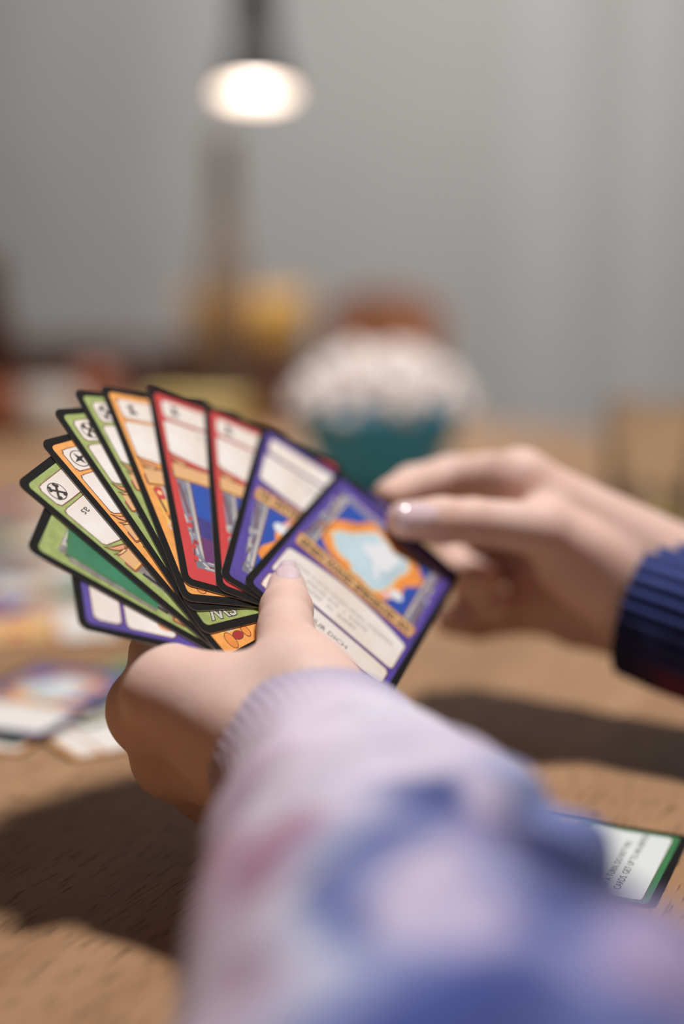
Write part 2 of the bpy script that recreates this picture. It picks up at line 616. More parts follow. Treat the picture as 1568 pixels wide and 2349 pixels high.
def relax(V, Qd, it=2, lam=0.5):
    n = len(V)
    E = np.concatenate([Qd[:, [0, 1]], Qd[:, [1, 2]], Qd[:, [2, 3]], Qd[:, [3, 0]]])
    for _ in range(it):
        s = np.zeros((n, 3))
        c = np.zeros(n)
        np.add.at(s, E[:, 0], V[E[:, 1]])
        np.add.at(c, E[:, 0], 1)
        np.add.at(s, E[:, 1], V[E[:, 0]])
        np.add.at(c, E[:, 1], 1)
        V = V * (1 - lam) + lam * s / c[:, None]
    return V


def grid_mesh(fn, lo, hi, h):
    lo, hi = np.array(lo, float), np.array(hi, float)
    n = np.ceil((hi - lo) / h).astype(int) + 1
    ax = [lo[i] + h * np.arange(n[i]) for i in range(3)]
    P = np.stack(np.meshgrid(*ax, indexing='ij'), -1).astype(np.float32)
    return surface_nets(fn(P), lo, h)


# ------------------------------------------------------------------ popcorn bowl
teal = mat('teal_bowl_glaze', (52, 172, 226), 0.5, 0.12, 25)
bc = T(868, 1138)
sc_ = (bc.y / CS) / F                                # metres per pixel near the bowl
bowl = empty('bowl', bc)
tag(bowl, 'teal glazed bowl heaped with popcorn', 'bowl')
RB = 200 * sc_
HB = 0.074
lathe('bowl_wall', [(0, 0.004), (RB * 0.48, 0.004), (RB * 0.62, 0.012), (RB * 0.80, 0.036), (RB * 0.95, 0.066), (RB, HB), (RB * 0.985, HB + 0.0015), (RB * 0.965, HB), (RB * 0.91, 0.066), (RB * 0.76, 0.036), (RB * 0.5, 0.012), (0, 0.009)], teal, bowl, 64)
lathe('foot_ring', [(RB * 0.42, 0.005), (RB * 0.42, 0.0), (RB * 0.47, 0.0), (RB * 0.48, 0.005)], teal, bowl, 48)

pop_m = mat('popcorn_white', (246, 240, 240), 0.75, sss=0.0, rgb2=(238, 224, 216), scale=90)
rng = random.Random(4)
kern = []
for v in range(4):
    bl_ = [(np.array([rng.uniform(-1, 1), rng.uniform(-1, 1), rng.uniform(-.7, .9)]) * 6.0, rng.uniform(4.2, 6.2)) for _ in range(7)]

    def fn(P, bl_=bl_):
        d = None
        for c_, r_ in bl_:
            q = np.sqrt(((P - c_) ** 2).sum(-1)) - r_
            d = q if d is None else smin(d, q, 1.0)
        return d
    V, Qd = grid_mesh(fn, (-14, -14, -14), (14, 14, 14), 1.9)
    V = relax(V, Qd, 1, 0.3)
    o = mesh_obj('popcorn', V / 1000, Qd, pop_m, None, True)
    kern.append(o.data)
    bpy.data.objects.remove(o)


def mound(x, y):
    r = math.hypot(x, y) / RB
    h = 0.026 * max(0, 1 - r ** 5)
    h += 0.015 * math.exp(-(((x + 0.020) / 0.016) ** 2 + (y / 0.04) ** 2))
    h += 0.017 * math.exp(-(((x - 0.018) / 0.018) ** 2 + (y / 0.04) ** 2))
    return HB - 0.004 + h


n_pop = 0
for layer, (cnt, dz) in enumerate(((120, 0.0), (45, -0.016))):
    for i in range(cnt):
        r = RB * 1.0 * math.sqrt((i + 0.5) / cnt) * (1.0 if layer == 0 else 0.85)
        a = i * 2.39996 + layer
        x, y = r * math.cos(a) + rng.uniform(-.003, .003), r * math.sin(a) + rng.uniform(-.003, .003)
        o = bpy.data.objects.new('popcorn', kern[i % 4])
        COL.objects.link(o)
        s = rng.uniform(0.72, 1.0)
        o.scale = (s, s, s)
        o.location = bc + Vector((x, y, mound(x, y) + dz + rng.uniform(-.002, .003)))
        o.rotation_euler = (rng.uniform(0, 6.3), rng.uniform(0, 6.3), rng.uniform(0, 6.3))
        tag(o, 'white popped popcorn piece heaped in the teal bowl', 'popcorn', 'popcorn in the teal bowl')

# ------------------------------------------------------------------ cards
CW, CL, CT = 57.0, 88.0, 0.28
SP = 0.45
PAL = {
    'black': (17, 15, 17), 'green': (156, 174, 100), 'orange': (240, 166, 84), 'red': (206, 62, 62),
    'purple': (84, 66, 158), 'deepgreen': (56, 122, 76), 'teal': (70, 150, 150), 'grey': (140, 138, 140), 'maroon': (110, 58, 66),
    'parch': (229, 215, 204), 'white': (236, 234, 230), 'coolwhite': (220, 228, 230), 'tan': (226, 178, 128), 'tandark': (150, 84, 62),
    'blue': (34, 78, 176), 'blueviolet': (62, 56, 140), 'felt': (44, 124, 90), 'stone': (136, 130, 126), 'slate': (132, 134, 152),
    'ice': (190, 216, 228), 'icelight': (228, 234, 242), 'ink': (34, 28, 28), 'lime': (178, 210, 74), 'pink': (232, 190, 188),
    'mirror': (236, 148, 66), 'mirrorlite': (246, 206, 140), 'flesh': (222, 156, 114), 'sepia': (120, 70, 44), 'greytext': (150, 146, 142),
    'violet': (104, 48, 112), 'crimson': (170, 40, 44), 'edge': (200, 196, 190), 'yolk': (238, 190, 100)}
VAR = {'green': (0.18, 260), 'orange': (0.10, 300), 'red': (0.06, 90), 'purple': (0.22, 70), 'parch': (0.035, 60), 'blueviolet': (0.3, 60), 'felt': (0.16, 90),
       'stone': (0.30, 260), 'slate': (0.25, 160), 'ice': (0.10, 60), 'mirror': (0.16, 90), 'deepgreen': (0.15, 120), 'flesh': (0.1, 100), 'grey': (0.2, 80)}


def cm(k):
    v, s = VAR.get(k, (0, 60))
    if k in ('parch', 'white'):
        return mat('card_ink_' + k, PAL[k], 0.5, 0, 45, 0.06, 900, rgb2=(242, 241, 240))
    return mat('card_ink_' + k, PAL[k], 0.8 if k == 'black' else 0.55, v, s, 0.06, 900)


def rrect(x0, y0, x1, y1, r, n=5):
    pts = []
    for cx, cy, a0 in ((x1 - r, y1 - r, 0), (x0 + r, y1 - r, 90), (x0 + r, y0 + r, 180), (x1 - r, y0 + r, 270)):
        for i in range(n + 1):
            a = math.radians(a0 + 90 * i / n)
            pts.append((cx + r * math.cos(a), cy + r * math.sin(a)))
    return pts


def ragged(x0, y0, x1, y1, c=1.0, bow=0.0, seed=0):
    """parchment outline with nicked corners and a bowed lower edge"""
    rg = random.Random(seed)
    p = [(x0 + c, y1), (x0 + c * 1.6, y1 - 0.25), (x0 + c * 2.4, y1)]
    p += [(x1 - c * 2.2, y1), (x1 - c * 1.5, y1 - 0.3), (x1 - c, y1), (x1, y1 - c * 0.9), (x1 - 0.4, y1 - c * 1.5), (x1, y1 - c * 2)]
    p += [(x1, y0 + c * 1.9), (x1 - 0.5, y0 + c * 1.3), (x1 - c, y0 + 0.4)]
    n = 8
    for i in range(1, n):
        t = i / n
        p.append((x1 - c - (x1 - x0 - 2 * c) * t, y0 - bow * math.sin(math.pi * t) + rg.uniform(-.12, .12)))
    p += [(x0 + c, y0 + 0.3), (x0 + 0.4, y0 + c * 1.2), (x0, y0 + c * 1.7), (x0, y1 - c * 1.6), (x0 + 0.5, y1 - c * 1.1)]
    return p[::-1]


def ccw(p):
    a = sum(p[i][0] * p[(i + 1) % len(p)][1] - p[(i + 1) % len(p)][0] * p[i][1] for i in range(len(p)))
    return p if a > 0 else p[::-1]


BODY = None


def card_body():
    """rounded slab, origin at the lower-left corner, face up +z; shared mesh"""
    global BODY
    if BODY is None:
        p = rrect(0, 0, CW, CL, 3.2, 6)
        n = len(p)
        V = [(x / 1000, y / 1000, 0) for x, y in p] + [(x / 1000, y / 1000, -CT / 1000) for x, y in p]
        Fc = [tuple(range(n)), tuple(range(2 * n - 1, n - 1, -1))] + [(i, n + i, n + (i + 1) % n, (i + 1) % n) for i in range(n)]
        fm = [0, 1] + [1] * n
        o = mesh_obj('b', V, Fc, None, None, False, [cm('black'), cm('edge')], fm)
        BODY = o.data
        BODY.name = 'card_body'
        bpy.data.objects.remove(o)
    return BODY


def tri_fill(polys_z, flip=False):
    """list of (poly, z mm, material index) -> triangulated verts, faces, material index"""
    bm = bmesh.new()
    for p, z, mi in polys_z:
        p = ccw(p)
        vs_ = [bm.verts.new(((CW - x if flip else x) / 1000, (CL - y if flip else y) / 1000, z / 1000)) for x, y in p]
        f = bm.faces.new(vs_)
        f.material_index = mi
    bmesh.ops.triangulate(bm, faces=bm.faces[:])
    return bm


def layer(name, parent, items, flip):
    """items: list of (poly, colour key, z level)"""
    keys = []
    for _, k, _ in items:
        if k not in keys:
            keys.append(k)
    bm = tri_fill([(p, 0.012 * lv, keys.index(k)) for p, k, lv in items], flip)
    o = bm_obj(name, bm, None, parent)
    for k in keys:
        o.data.materials.append(cm(k))
    return o


def text_mesh(name, parent, body, x, y, size, colour, lv, flip, rot=180, align='CENTER', squash=1.0, bold=0.0):
    cu_ = bpy.data.curves.new('txt', 'FONT')
    cu_.body = body
    cu_.size = size / 1000
    cu_.align_x = align
    cu_.align_y = 'CENTER'
    cu_.offset = bold / 1000
    cu_.fill_mode = 'FRONT'
    cu_.resolution_u = 2
    t = bpy.data.objects.new('txt', cu_)
    COL.objects.link(t)
    bpy.context.view_layer.update()
    me = bpy.data.meshes.new_from_object(t.evaluated_get(bpy.context.evaluated_depsgraph_get()))
    bpy.data.objects.remove(t)
    wd = max((v.co.x for v in me.vertices), default=0) - min((v.co.x for v in me.vertices), default=0)
    me.transform(Matrix.Diagonal((min(1.0, 0.0455 / max(wd, 1e-6)), squash, 1, 1)))
    a = math.radians(rot + (180 if flip else 0))
    xx, yy = ((CW - x, CL - y) if flip else (x, y))
    me.transform(Matrix.Translation((xx / 1000, yy / 1000, 0.012 * lv / 1000)) @ Matrix.Rotation(a, 4, 'Z'))
    me.materials.clear()
    me.materials.append(cm(colour))
    me.name = name
    o = bpy.data.objects.new(name, me)
    COL.objects.link(o)
    o.parent = parent
    return o


def disc(cx, cy, rx, ry=None, n=20):
    ry = ry or rx
    return [(cx + rx * math.cos(2 * math.pi * i / n), cy + ry * math.sin(2 * math.pi * i / n)) for i in range(n)]


def bar(x0, y0, x1, y1, w):
    dx, dy = x1 - x0, y1 - y0
    L = math.hypot(dx, dy)
    nx, ny = -dy / L * w / 2, dx / L * w / 2
    return [(x0 + nx, y0 + ny), (x0 - nx, y0 - ny), (x1 - nx, y1 - ny), (x1 + nx, y1 + ny)]


def emblem(card, kind, x, y, r, flip):
    it = [(disc(x, y, r), 'ink', 5), (disc(x, y, r * 0.9), 'parch', 6)]
    if kind == 'bones':
        for s in (1, -1):
            c = r * 0.52
            it.append((bar(x - c, y - c * s, x + c, y + c * s, r * 0.26), 'ink', 7 + (s > 0)))
            for e in (1, -1):
                it.append((disc(x + e * (c + .1), y + e * s * c - r * .12, r * 0.19, n=10), 'ink', 9))
                it.append((disc(x + e * c - e * r * .14, y + e * s * (c + .1) + r * .1 * s * e, r * 0.19, n=10), 'ink', 10))
    elif kind == 'star':
        pts = []
        for i in range(8):
            a = math.pi / 4 * i + 0.3
            q = r * (0.82 if i % 2 == 0 else 0.26)
            pts.append((x + q * math.cos(a), y + q * math.sin(a)))
        it.append((pts, 'ink', 7))
    else:
        it = [([(x - r * .5, y - r * .6), (x + r * .7, y - r * .5), (x + r * .1, y + 0.1 * r), (x + r * .4, y + r * .8), (x - r * .5, y + r * .5), (x - r * .1, y)], 'ink', 6)]
    return layer('emblem', card, it, flip)


def make_card(name, colour, pic, label, group, flip=False, emb=None, panel='parch', banner_text='', lines=(), foot=None, one_panel=False, letters=None):
    """layout has the text end at the top (y = 88); flip turns the print by half a turn"""
    card = bpy.data.objects.new(name, card_body())
    COL.objects.link(card)
    tag(card, label, 'card', group)
    layer('colour_frame', card, [(rrect(2.5, 2.8, 54.5, 85.4, 1.8), colour, 1)], flip)
    # thin ink rim, then the two parchment panels
    if one_panel:
        layer('text_panel', card, [(ragged(4.0, 56.8, 53.0, 83.4, 0.9, 3.4, 2), 'sepia', 2), (ragged(4.2, 57.1, 52.8, 83.2, 0.9, 3.3, 2), panel, 3)], flip)
    else:
        layer('symbol_panel', card, [(ragged(4.4, 73.8, 52.6, 83.2, 0.9, 0, 1), 'sepia', 2), (ragged(4.75, 74.2, 52.25, 82.9, 0.9, 0, 1), panel, 3)], flip)
        layer('text_panel', card, [(ragged(3.9, 56.8, 53.1, 73.0, 0.7, 3.4, 2), 'sepia', 2), (ragged(4.2, 57.1, 52.8, 72.7, 0.7, 3.3, 2), panel, 3)], flip)
    pf, pb, extra = pic
    it = [([(6.2, 8.2), (50.8, 8.2), (52.2, 46.6), (4.8, 46.6)], pf, 2), ([(9.6, 11.6), (47.4, 11.6), (47.4, 47.2), (9.6, 47.2)], pb, 3)]
    # carved ornaments along the picture frame
    rg = random.Random(name + label)
    tint = {'green': 'lime', 'deepgreen': 'lime', 'orange': 'mirror', 'red': 'red', 'purple': 'purple'}.get(colour, 'ink')
    dark = 'maroon' if colour in ('red', 'purple') else ('sepia' if colour == 'orange' else 'ink')
    for sx in (1, -1):
        fx = lambda v: v if sx > 0 else 57 - v
        lines_ = [((9.0, 12.5), (9.0, 46.0), 0.9, 'edge'), ((9.7, 12.5), (9.7, 46.0), 0.5, dark), ((5.5, 30), (7.6, 14), 0.7, 'edge'), ((7.9, 28), (5.9, 10.5), 0.6, dark),
                  ((5.4, 44), (7.2, 31), 0.9, dark), ((6.4, 45), (8.0, 33), 0.7, pf), ((7.4, 12), (10.6, 9.2), 0.8, 'edge'), ((6.2, 9.0), (9.2, 12.0), 0.8, pf)]
        for q, (p0, p1, w_, k) in enumerate(lines_):
            it.append((bar(fx(p0[0]), p0[1], fx(p1[0]), p1[1], w_), k, 4 + 0.08 * q))
        for q in range(5):
            ox, oy = rg.uniform(5.4, 7.6), 12 + q * 4.2 + rg.uniform(0, 2)
            it.append((disc(fx(ox), oy, rg.uniform(.5, 1.0), rg.uniform(.6, 1.3), 8), rg.choice((tint, tint, 'edge')), 4.8 + 0.05 * q))
    for q, (y0, w_, k) in enumerate(((8.9, 0.6, 'edge'), (9.8, 0.7, dark), (10.7, 0.8, pf), (11.4, 0.5, 'edge'))):
        it.append((bar(9.0 + q * .5, y0, 48.0 - q * .5, y0, w_), k, 4.1 + 0.08 * q))
    layer('picture', card, it + extra, flip)
    # title scroll: rolled ends and a ribbon
    layer('title_banner', card, [(rrect(3.6, 45.6, 53.4, 50.2, 0.8, 2), 'tandark', 5), (rrect(4.4, 46.4, 52.6, 53.2, 0.9, 2), 'tan', 6), (rrect(4.4, 52.3, 52.6, 53.2, 0.3, 2), 'tandark', 7),
                                  (rrect(4.4, 46.4, 52.6, 47.1, 0.3, 2), 'yolk', 7)], flip)
    if banner_text:
        text_mesh('title_lettering', card, banner_text, 28.5, 49.7, 4.8, 'ink', 8, flip, 180, 'CENTER', 1.0, 0.16)
    for (tx, x, y, s, c, al) in lines:
        text_mesh('lettering', card, tx, x, y, s, c, 5, flip, 180, al)
    if emb:
        emblem(card, emb, 9.2, 78.5, 3.3, flip)
    if letters:
        text_mesh('foot_lettering', card, letters, 12.0, 6.6, 7.4, 'ink', 3.2, flip, 180, 'CENTER', 0.9, 0.42)
        text_mesh('foot_lettering', card, letters, 12.0, 6.6, 7.4, 'edge', 4.0, flip, 180, 'CENTER', 0.9, 0.12)
    for nm, it in (foot or []):
        layer(nm, card, it, flip)
    return card


def place(card, X, Y, Zv, org):
    M = Matrix(((X.x, Y.x, Zv.x, org.x), (X.y, Y.y, Zv.y, org.y), (X.z, Y.z, Zv.z, org.z), (0, 0, 0, 1)))
    card.matrix_world = M


# pictures -------------------------------------------------------------
MIRR = [(50.1, 33.9), (47.9, 30.9), (46.4, 25.7), (44.2, 23.0), (40.1, 18.8), (37.2, 13.1), (35.3, 11.8), (32.1, 12.6), (28.1, 11.9), (26.3, 12.5), (21.9, 12.2), (17.4, 12.9), (13.6, 15.8), (9.7, 20.5), (10.7, 24.8),
        (14.8, 30.7), (14.0, 34.5), (15.5, 39.5), (16.9, 43.4), (19.3, 46.0), (32.8, 46.0), (41.5, 44.6), (43.7, 43.4), (47.6, 39.1)]
GLS = [(45.1, 34.5), (43.0, 29.7), (39.4, 26.4), (35.5, 19.5), (33.6, 16.4), (30.9, 15.4), (27.6, 16.8), (24.4, 18.6), (20.1, 16.6), (17.9, 17.8), (16.8, 22.1), (18.7, 29.2), (18.9, 36.0), (21.2, 42.8), (23.6, 44.9), (29.4, 43.6),
       (32.1, 44.0), (34.2, 40.8), (38.2, 41.0), (41.4, 39.2), (43.2, 36.0)]


def scaled(p, s, dx=0, dy=0):
    cx = sum(q[0] for q in p) / len(p)
    cy = sum(q[1] for q in p) / len(p)
    return [(cx + (x - cx) * s + dx, cy + (y - cy) * s + dy) for x, y in p]


MIRROR_PIC = ('slate', 'blue', [(MIRR, 'mirror', 4), (scaled(GLS, 1.07), 'mirrorlite', 4.6), (GLS, 'ice', 5.2), (scaled(GLS, 0.5, -3, -5), 'icelight', 5.8),
                                (disc(15.5, 38.0, 2.6), 'icelight', 6.2), (disc(18.5, 41.5, 2.0), 'pink', 6.4), (bar(24, 38, 27, 32, 2.2), 'icelight', 6.3)])
RED_PIC = ('slate', 'blueviolet', [([(9.8, 31), (24, 27), (34, 29), (47.2, 31), (47.2, 47), (9.8, 47)], 'blue', 3.4), ([(9.8, 11.8), (47.2, 11.8), (47.2, 24), (30, 20), (9.8, 22)], 'violet', 3.4), ([(14, 12), (19, 28), (24, 34), (33, 30), (38, 12)], 'crimson', 4.2),
                                  (rrect(18, 12.5, 30, 20, 2), 'pink', 5)] + [(bar(18 + i * 2.6, 13, 19 + i * 2.6, 20, 0.5), 'crimson', 5.6) for i in range(5)]
           + [(disc(6.6, 26, 1.0), 'red', 5), (disc(7.6, 19, 1.1), 'red', 5), (bar(6.4, 24, 9, 12, 0.9), 'slate', 5), (disc(50, 23, 1.0), 'red', 5)])
GREEN_PIC = ('stone', 'felt', [([(9.6, 11.6), (14, 11.6), (11.2, 47), (9.6, 47)], 'deepgreen', 3.8)] + [(disc(6.8 + (i % 2) * 1.4, 11 + i * 5.2, 1.1, n=10), 'lime', 5) for i in range(6)] + [(disc(14 + i * 7.3, 9.9, 1.1, n=10), 'lime', 5) for i in range(5)])
GREEN_WIDE = (GREEN_PIC[0], GREEN_PIC[1], GREEN_PIC[2] + [([(40.5, 8.6), (50.4, 10.6), (52.2, 40.5), (26, 40.5), (26, 8.6)], 'deepgreen', 5.4), ([(39.5, 9.6), (49.2, 12.0), (51.2, 40.5), (26, 40.5), (26, 9.6)], 'felt', 6.0),
              ([(50.6, 12), (52.4, 40.5), (53.4, 40.5), (52.6, 12)], 'stone', 5.6)])
ORANGE_PIC = ('yolk', 'mirrorlite', [([(10, 12), (30, 26), (47, 12)], 'flesh', 3.8), (disc(34, 34, 7), 'red', 4.4), (rrect(5.4, 40, 8.6, 45.2, 0.8), 'red', 4.6), (disc(7, 42.6, 0.9), 'mirrorlite', 5.2)]
              + [(disc(6.6, 14 + i * 5, 0.8, n=10), 'mirror', 4.4) for i in range(5)])
SCROLL_X = [('scroll_curl', [([(9.0, 52.6), (6.4, 53.4), (4.6, 55.0), (3.2, 57.6), (5.4, 56.0), (8.4, 55.0), (10.6, 54.2)], 'sepia', 8.2), ([(8.8, 53.0), (6.6, 53.8), (5.0, 55.2), (4.1, 56.6), (5.8, 55.4), (8.4, 54.5), (10.0, 53.9)], 'flesh', 8.6),
                             ([(9.0, 52.0), (6.0, 52.2), (3.4, 54.0), (5.8, 53.3), (8.6, 53.2)], 'sepia', 8.8), ([(8.8, 52.3), (6.2, 52.5), (4.6, 53.3), (6.0, 53.0), (8.4, 52.9)], 'mirrorlite', 9.2)])]
FOOT_ORANGE = [('foot_ornament', [(disc(8, 6, 2.0, 3.0), 'sepia', 3.2), (disc(8, 6, 1.7, 2.7), 'mirror', 3.8)]), ('foot_ornament', [(disc(12, 6.5, 2.4, 1.6), 'sepia', 3.2), (disc(12, 6.5, 2.1, 1.3), 'crimson', 3.8)]),
               ('foot_ornament', [(disc(16, 6.6, 1.6, 2.2), 'sepia', 3.2), (disc(16, 6.6, 1.3, 1.9), 'mirror', 3.8)])]

# fan pose, solved from the card edges in the photograph (camera space, mm)
RF = np.array([[0.76233119, 0.32535717, 0.55945855], [0.6470446, -0.40129865, -0.64829984], [0.01358096, 0.85621382, -0.51644308]])
TF = np.array([-1.354, -14.511, 502.397])
FAN = [  # angle, x, y of the upper left corner in the fan plane
    (129.5, -24.55, -145.88), (107.46, -50.21, -135.83), (90.42, -66.83, -117.31), (75.05, -72.51, -95.86), (65.96, -78.34, -79.86), (57.68, -79.85, -65.13),
    (49.69, -76.01, -54.05), (37.98, -66.67, -36.42), (31.11, -49.77, -22.48), (16.45, -30.8, -8.34), (0.0, 0.0, 0.0)]
GRP = 'cards fanned in the hand'
small = lambda: [('BEI KAMPF ZIEHE EINE', 28.5, 69.5, 2.5, 'greytext', 'CENTER'), ('KARTE MEHR', 28.5, 66.0, 2.5, 'greytext', 'CENTER')]
SPEC = [
    dict(colour='purple', pic=RED_PIC, label='purple-bordered card lowest in the fan, beside the fingers', lines=[('SET', 41, 66, 2.6, 'greytext', 'CENTER')],
         foot=[('picture_detail', [(disc(8.0, 60.0, 1.8, 2.6), 'flesh', 4.2)])]),
    dict(colour='green', pic=GREEN_WIDE, label='green-bordered card showing a deep green picture, second lowest in the fan', flip=True),
    dict(colour='green', pic=GREEN_PIC, label='leftmost green-bordered card of the fan, crossed bones emblem in full view', emb='bones', lines=[('as', 10.7, 68.6, 4.2, 'ink', 'CENTER')]),
    dict(colour='orange', pic=ORANGE_PIC, label='orange-bordered card with a dark star emblem in the left of the fan', emb='star', foot=FOOT_ORANGE),
    dict(colour='green', pic=GREEN_PIC, label='green-bordered card with grey letters showing at its foot, fifth in the fan', emb='bones', letters='SW'),
    dict(colour='green', pic=GREEN_PIC, label='narrow green-bordered card tucked left of an orange card, sixth in the fan', emb='bones'),
    dict(colour='orange', pic=ORANGE_PIC, label='orange-bordered card standing left of the first red card', emb='swirl', lines=small(), foot=FOOT_ORANGE),
    dict(colour='red', pic=RED_PIC, label='taller red-bordered card at the top of the fan', emb='swirl', lines=small()),
    dict(colour='red', pic=RED_PIC, label='red-bordered card touching the purple cards', emb='swirl', lines=small()),
    dict(colour='purple', pic=MIRROR_PIC, label='purple-bordered card half covered by the front card', banner_text='DER WAND SPIEGELND IN', lines=small()),
    dict(colour='purple', pic=MIRROR_PIC, label='front purple-bordered card with an orange framed mirror picture, held by both hands', flip=True,
         banner_text='EINEN WAND SPIEGELND AN', lines=[('DIESER KARTE GEGEN EINEN ANDEREN', 28.5, 62.0, 2.3, 'greytext', 'CENTER'), ('SPIELER AUS   I   KARTE', 29.5, 65.4, 2.4, 'stone', 'CENTER'),
                                                       ('ODER   IN   KAMPF', 30.5, 68.8, 2.4, 'stone', 'CENTER'), ('NUR DICH', 27.0, 79.6, 3.2, 'ink', 'CENTER')]),
]
fan_cards = []
for i, ((a, x, y), sp) in enumerate(zip(FAN, SPEC)):
    sp = dict(sp)
    if i not in (0, 1, 9, 10):
        sp['foot'] = list(sp.get('foot') or []) + SCROLL_X
    lab = sp.pop('label')
    c = make_card('playing_card', sp.pop('colour'), sp.pop('pic'), lab, GRP, **sp)
    a = math.radians(a)
    X2 = np.array([math.cos(a), math.sin(a), 0])
    Y2 = np.array([-math.sin(a), math.cos(a), 0])
    o2 = np.array([x, y, (i - 10) * SP]) - Y2 * CL
    Xc, Yc, Zc, oc = RF @ X2, RF @ Y2, RF[:, 2], RF @ o2 + TF
    rot = lambda v: Vector((v[0], v[2] * CS - v[1] * SN, -v[2] * SN - v[1] * CS))
    place(c, rot(Xc), rot(Yc), rot(Zc), Vector(c2w(oc)))
    fan_cards.append(c)


# cards lying on the table ----------------------------------------------
def lay(card, px, py, ang, z):
    """centre at the photograph pixel on the table, ang = direction of the card's top, z in mm"""
    p = T(px, py, z)
    a = math.radians(ang)
    Y = Vector((math.cos(a), math.sin(a), 0))
    X = Vector((Y.y, -Y.x, 0))
    o = p - X * (CW / 2000) - Y * (CL / 2000)
    o.z = (z + CT) / 1000
    place(card, X, Y, Vector((0, 0, 1)), o)


TG = 'cards lying on the table'
rc = make_card('playing_card', 'deepgreen', GREEN_PIC, 'dark green-bordered card lying on the table beside the sleeve', TG, panel='coolwhite',
               one_panel=True,
               lines=[('OF A TURN, DO NOT MIX', 48.5, 71.0, 3.1, 'ink', 'LEFT'), ('CARDS. GET UP TO AN ARMOR', 48.5, 75.0, 3.1, 'ink', 'LEFT')])
Yv = Vector((0.92, -0.40, 0)).normalized()
Xv = Vector((Yv.y, -Yv.x, 0))
tr_ = T(1502, 2088)
org = tr_ - Xv * CW / 1000 - Yv * CL / 1000
org.z = CT / 1000
place(rc, Xv, Yv, Vector((0, 0, 1)), org)

# pile at the left, from the bottom up
PILE = [
    ('orange', ORANGE_PIC, 'orange-bordered card at the bottom of the left table pile', 28, 1640, 254, 0.0, False),
    ('deepgreen', GREEN_PIC, 'green-bordered card in the middle of the left table pile', 100, 1612, 238, 1.2, False),
    ('purple', MIRROR_PIC, 'white-faced purple-bordered card on top of the left table pile', 92, 1602, 250, 2.6, False),
    ('orange', RED_PIC, 'pale orange-bordered card on the table, half hidden behind the knuckles', 330, 1655, 215, 0.0, False),
    ('green', GREEN_PIC, 'green-bordered table card between the pile and the hand', 262, 1580, 235, 0.7, False),
    ('orange', ORANGE_PIC, 'orange-bordered card lying alone behind the left table pile', 85, 1440, 190, 0.4, True),
    ('red', RED_PIC, 'red-bordered card under the orange card behind the left table pile', 40, 1400, 160, 0.0, True),
    ('green', GREEN_PIC, 'green-bordered table card left of the fan below the teal one', 130, 1345, 175, 0.0, False),
    ('grey', ('stone', 'slate', []), 'grey card lying on the table left of the fan', 70, 1308, 165, 0.6, True),
    ('teal', ('teal', 'teal', []), 'teal card lying farther left on the table behind the fan', 20, 1235, 170, 0.0, True),
    ('orange', RED_PIC, 'farthest orange-bordered card on the table, left of the fan', 55, 1160, 185, 0.0, True),
]
for col, pic, lab, px, py, ang, z, fl in PILE:
    lay(make_card('playing_card', col, pic, lab, TG, flip=fl, panel='white', one_panel=(z > 2)), px, py, ang, z)

# ------------------------------------------------------------------ the person: hands and sleeves
skin = mat('skin', (227, 190, 177), 0.58, 0.05, 45, 0.22, 420, sss=0.4, rgb2=(232, 202, 192))
nail_m = mat('pink_nail_polish', (236, 210, 220), 0.14, 0.02, 60, coat=0.9)

person = empty('person', (0.10, 0.30, 0))
tag(person, 'person in a blue and lilac tie-dye sweater fanning cards with both hands', 'person')


def hand_mesh(name, palm, fingers, h, kp, kf, label):
    """palm: list of ((px,py,Z,r),(px,py,Z,r)); fingers: chains of nodes"""
    conv = lambda n: (Q(*n[:3]), n[3])
    pp = [(conv(a), conv(b)) for a, b in palm]
    ff = [[conv(n) for n in ch] for ch in fingers]
    allp = [(c, r) for s in pp for (c, r) in s] + [(c, r) for ch in ff for (c, r) in ch]
    lo_ = np.min([c - r for c, r in allp], 0) - 5
    hi_ = np.max([c + r for c, r in allp], 0) + 5

    def fn(P):
        d = None
        for (a, ra), (b_, rb) in pp:
            q = cone_sdf(P, a, b_, ra, rb)
            d = q if d is None else smin(d, q, kp)
        df = None
        for ch in ff:
            dc = None
            for (a, ra), (b_, rb) in zip(ch, ch[1:]):
                q = cone_sdf(P, a, b_, ra, rb)
                dc = q if dc is None else smin(dc, q, 2.5)
            df = dc if df is None else smin(df, dc, 1.2)
        return smin(d, df, kf)
    V, Qd = grid_mesh(fn, lo_, hi_, h)
    V = relax(V, Qd, 4, 0.5)
    Qd = Qd[:, ::-1]               # camera space is mirrored (y down)
    o = mesh_obj(name, c2w(V) - np.array(person.location), Qd, skin, person, True)
    o['label'] = label
    return o


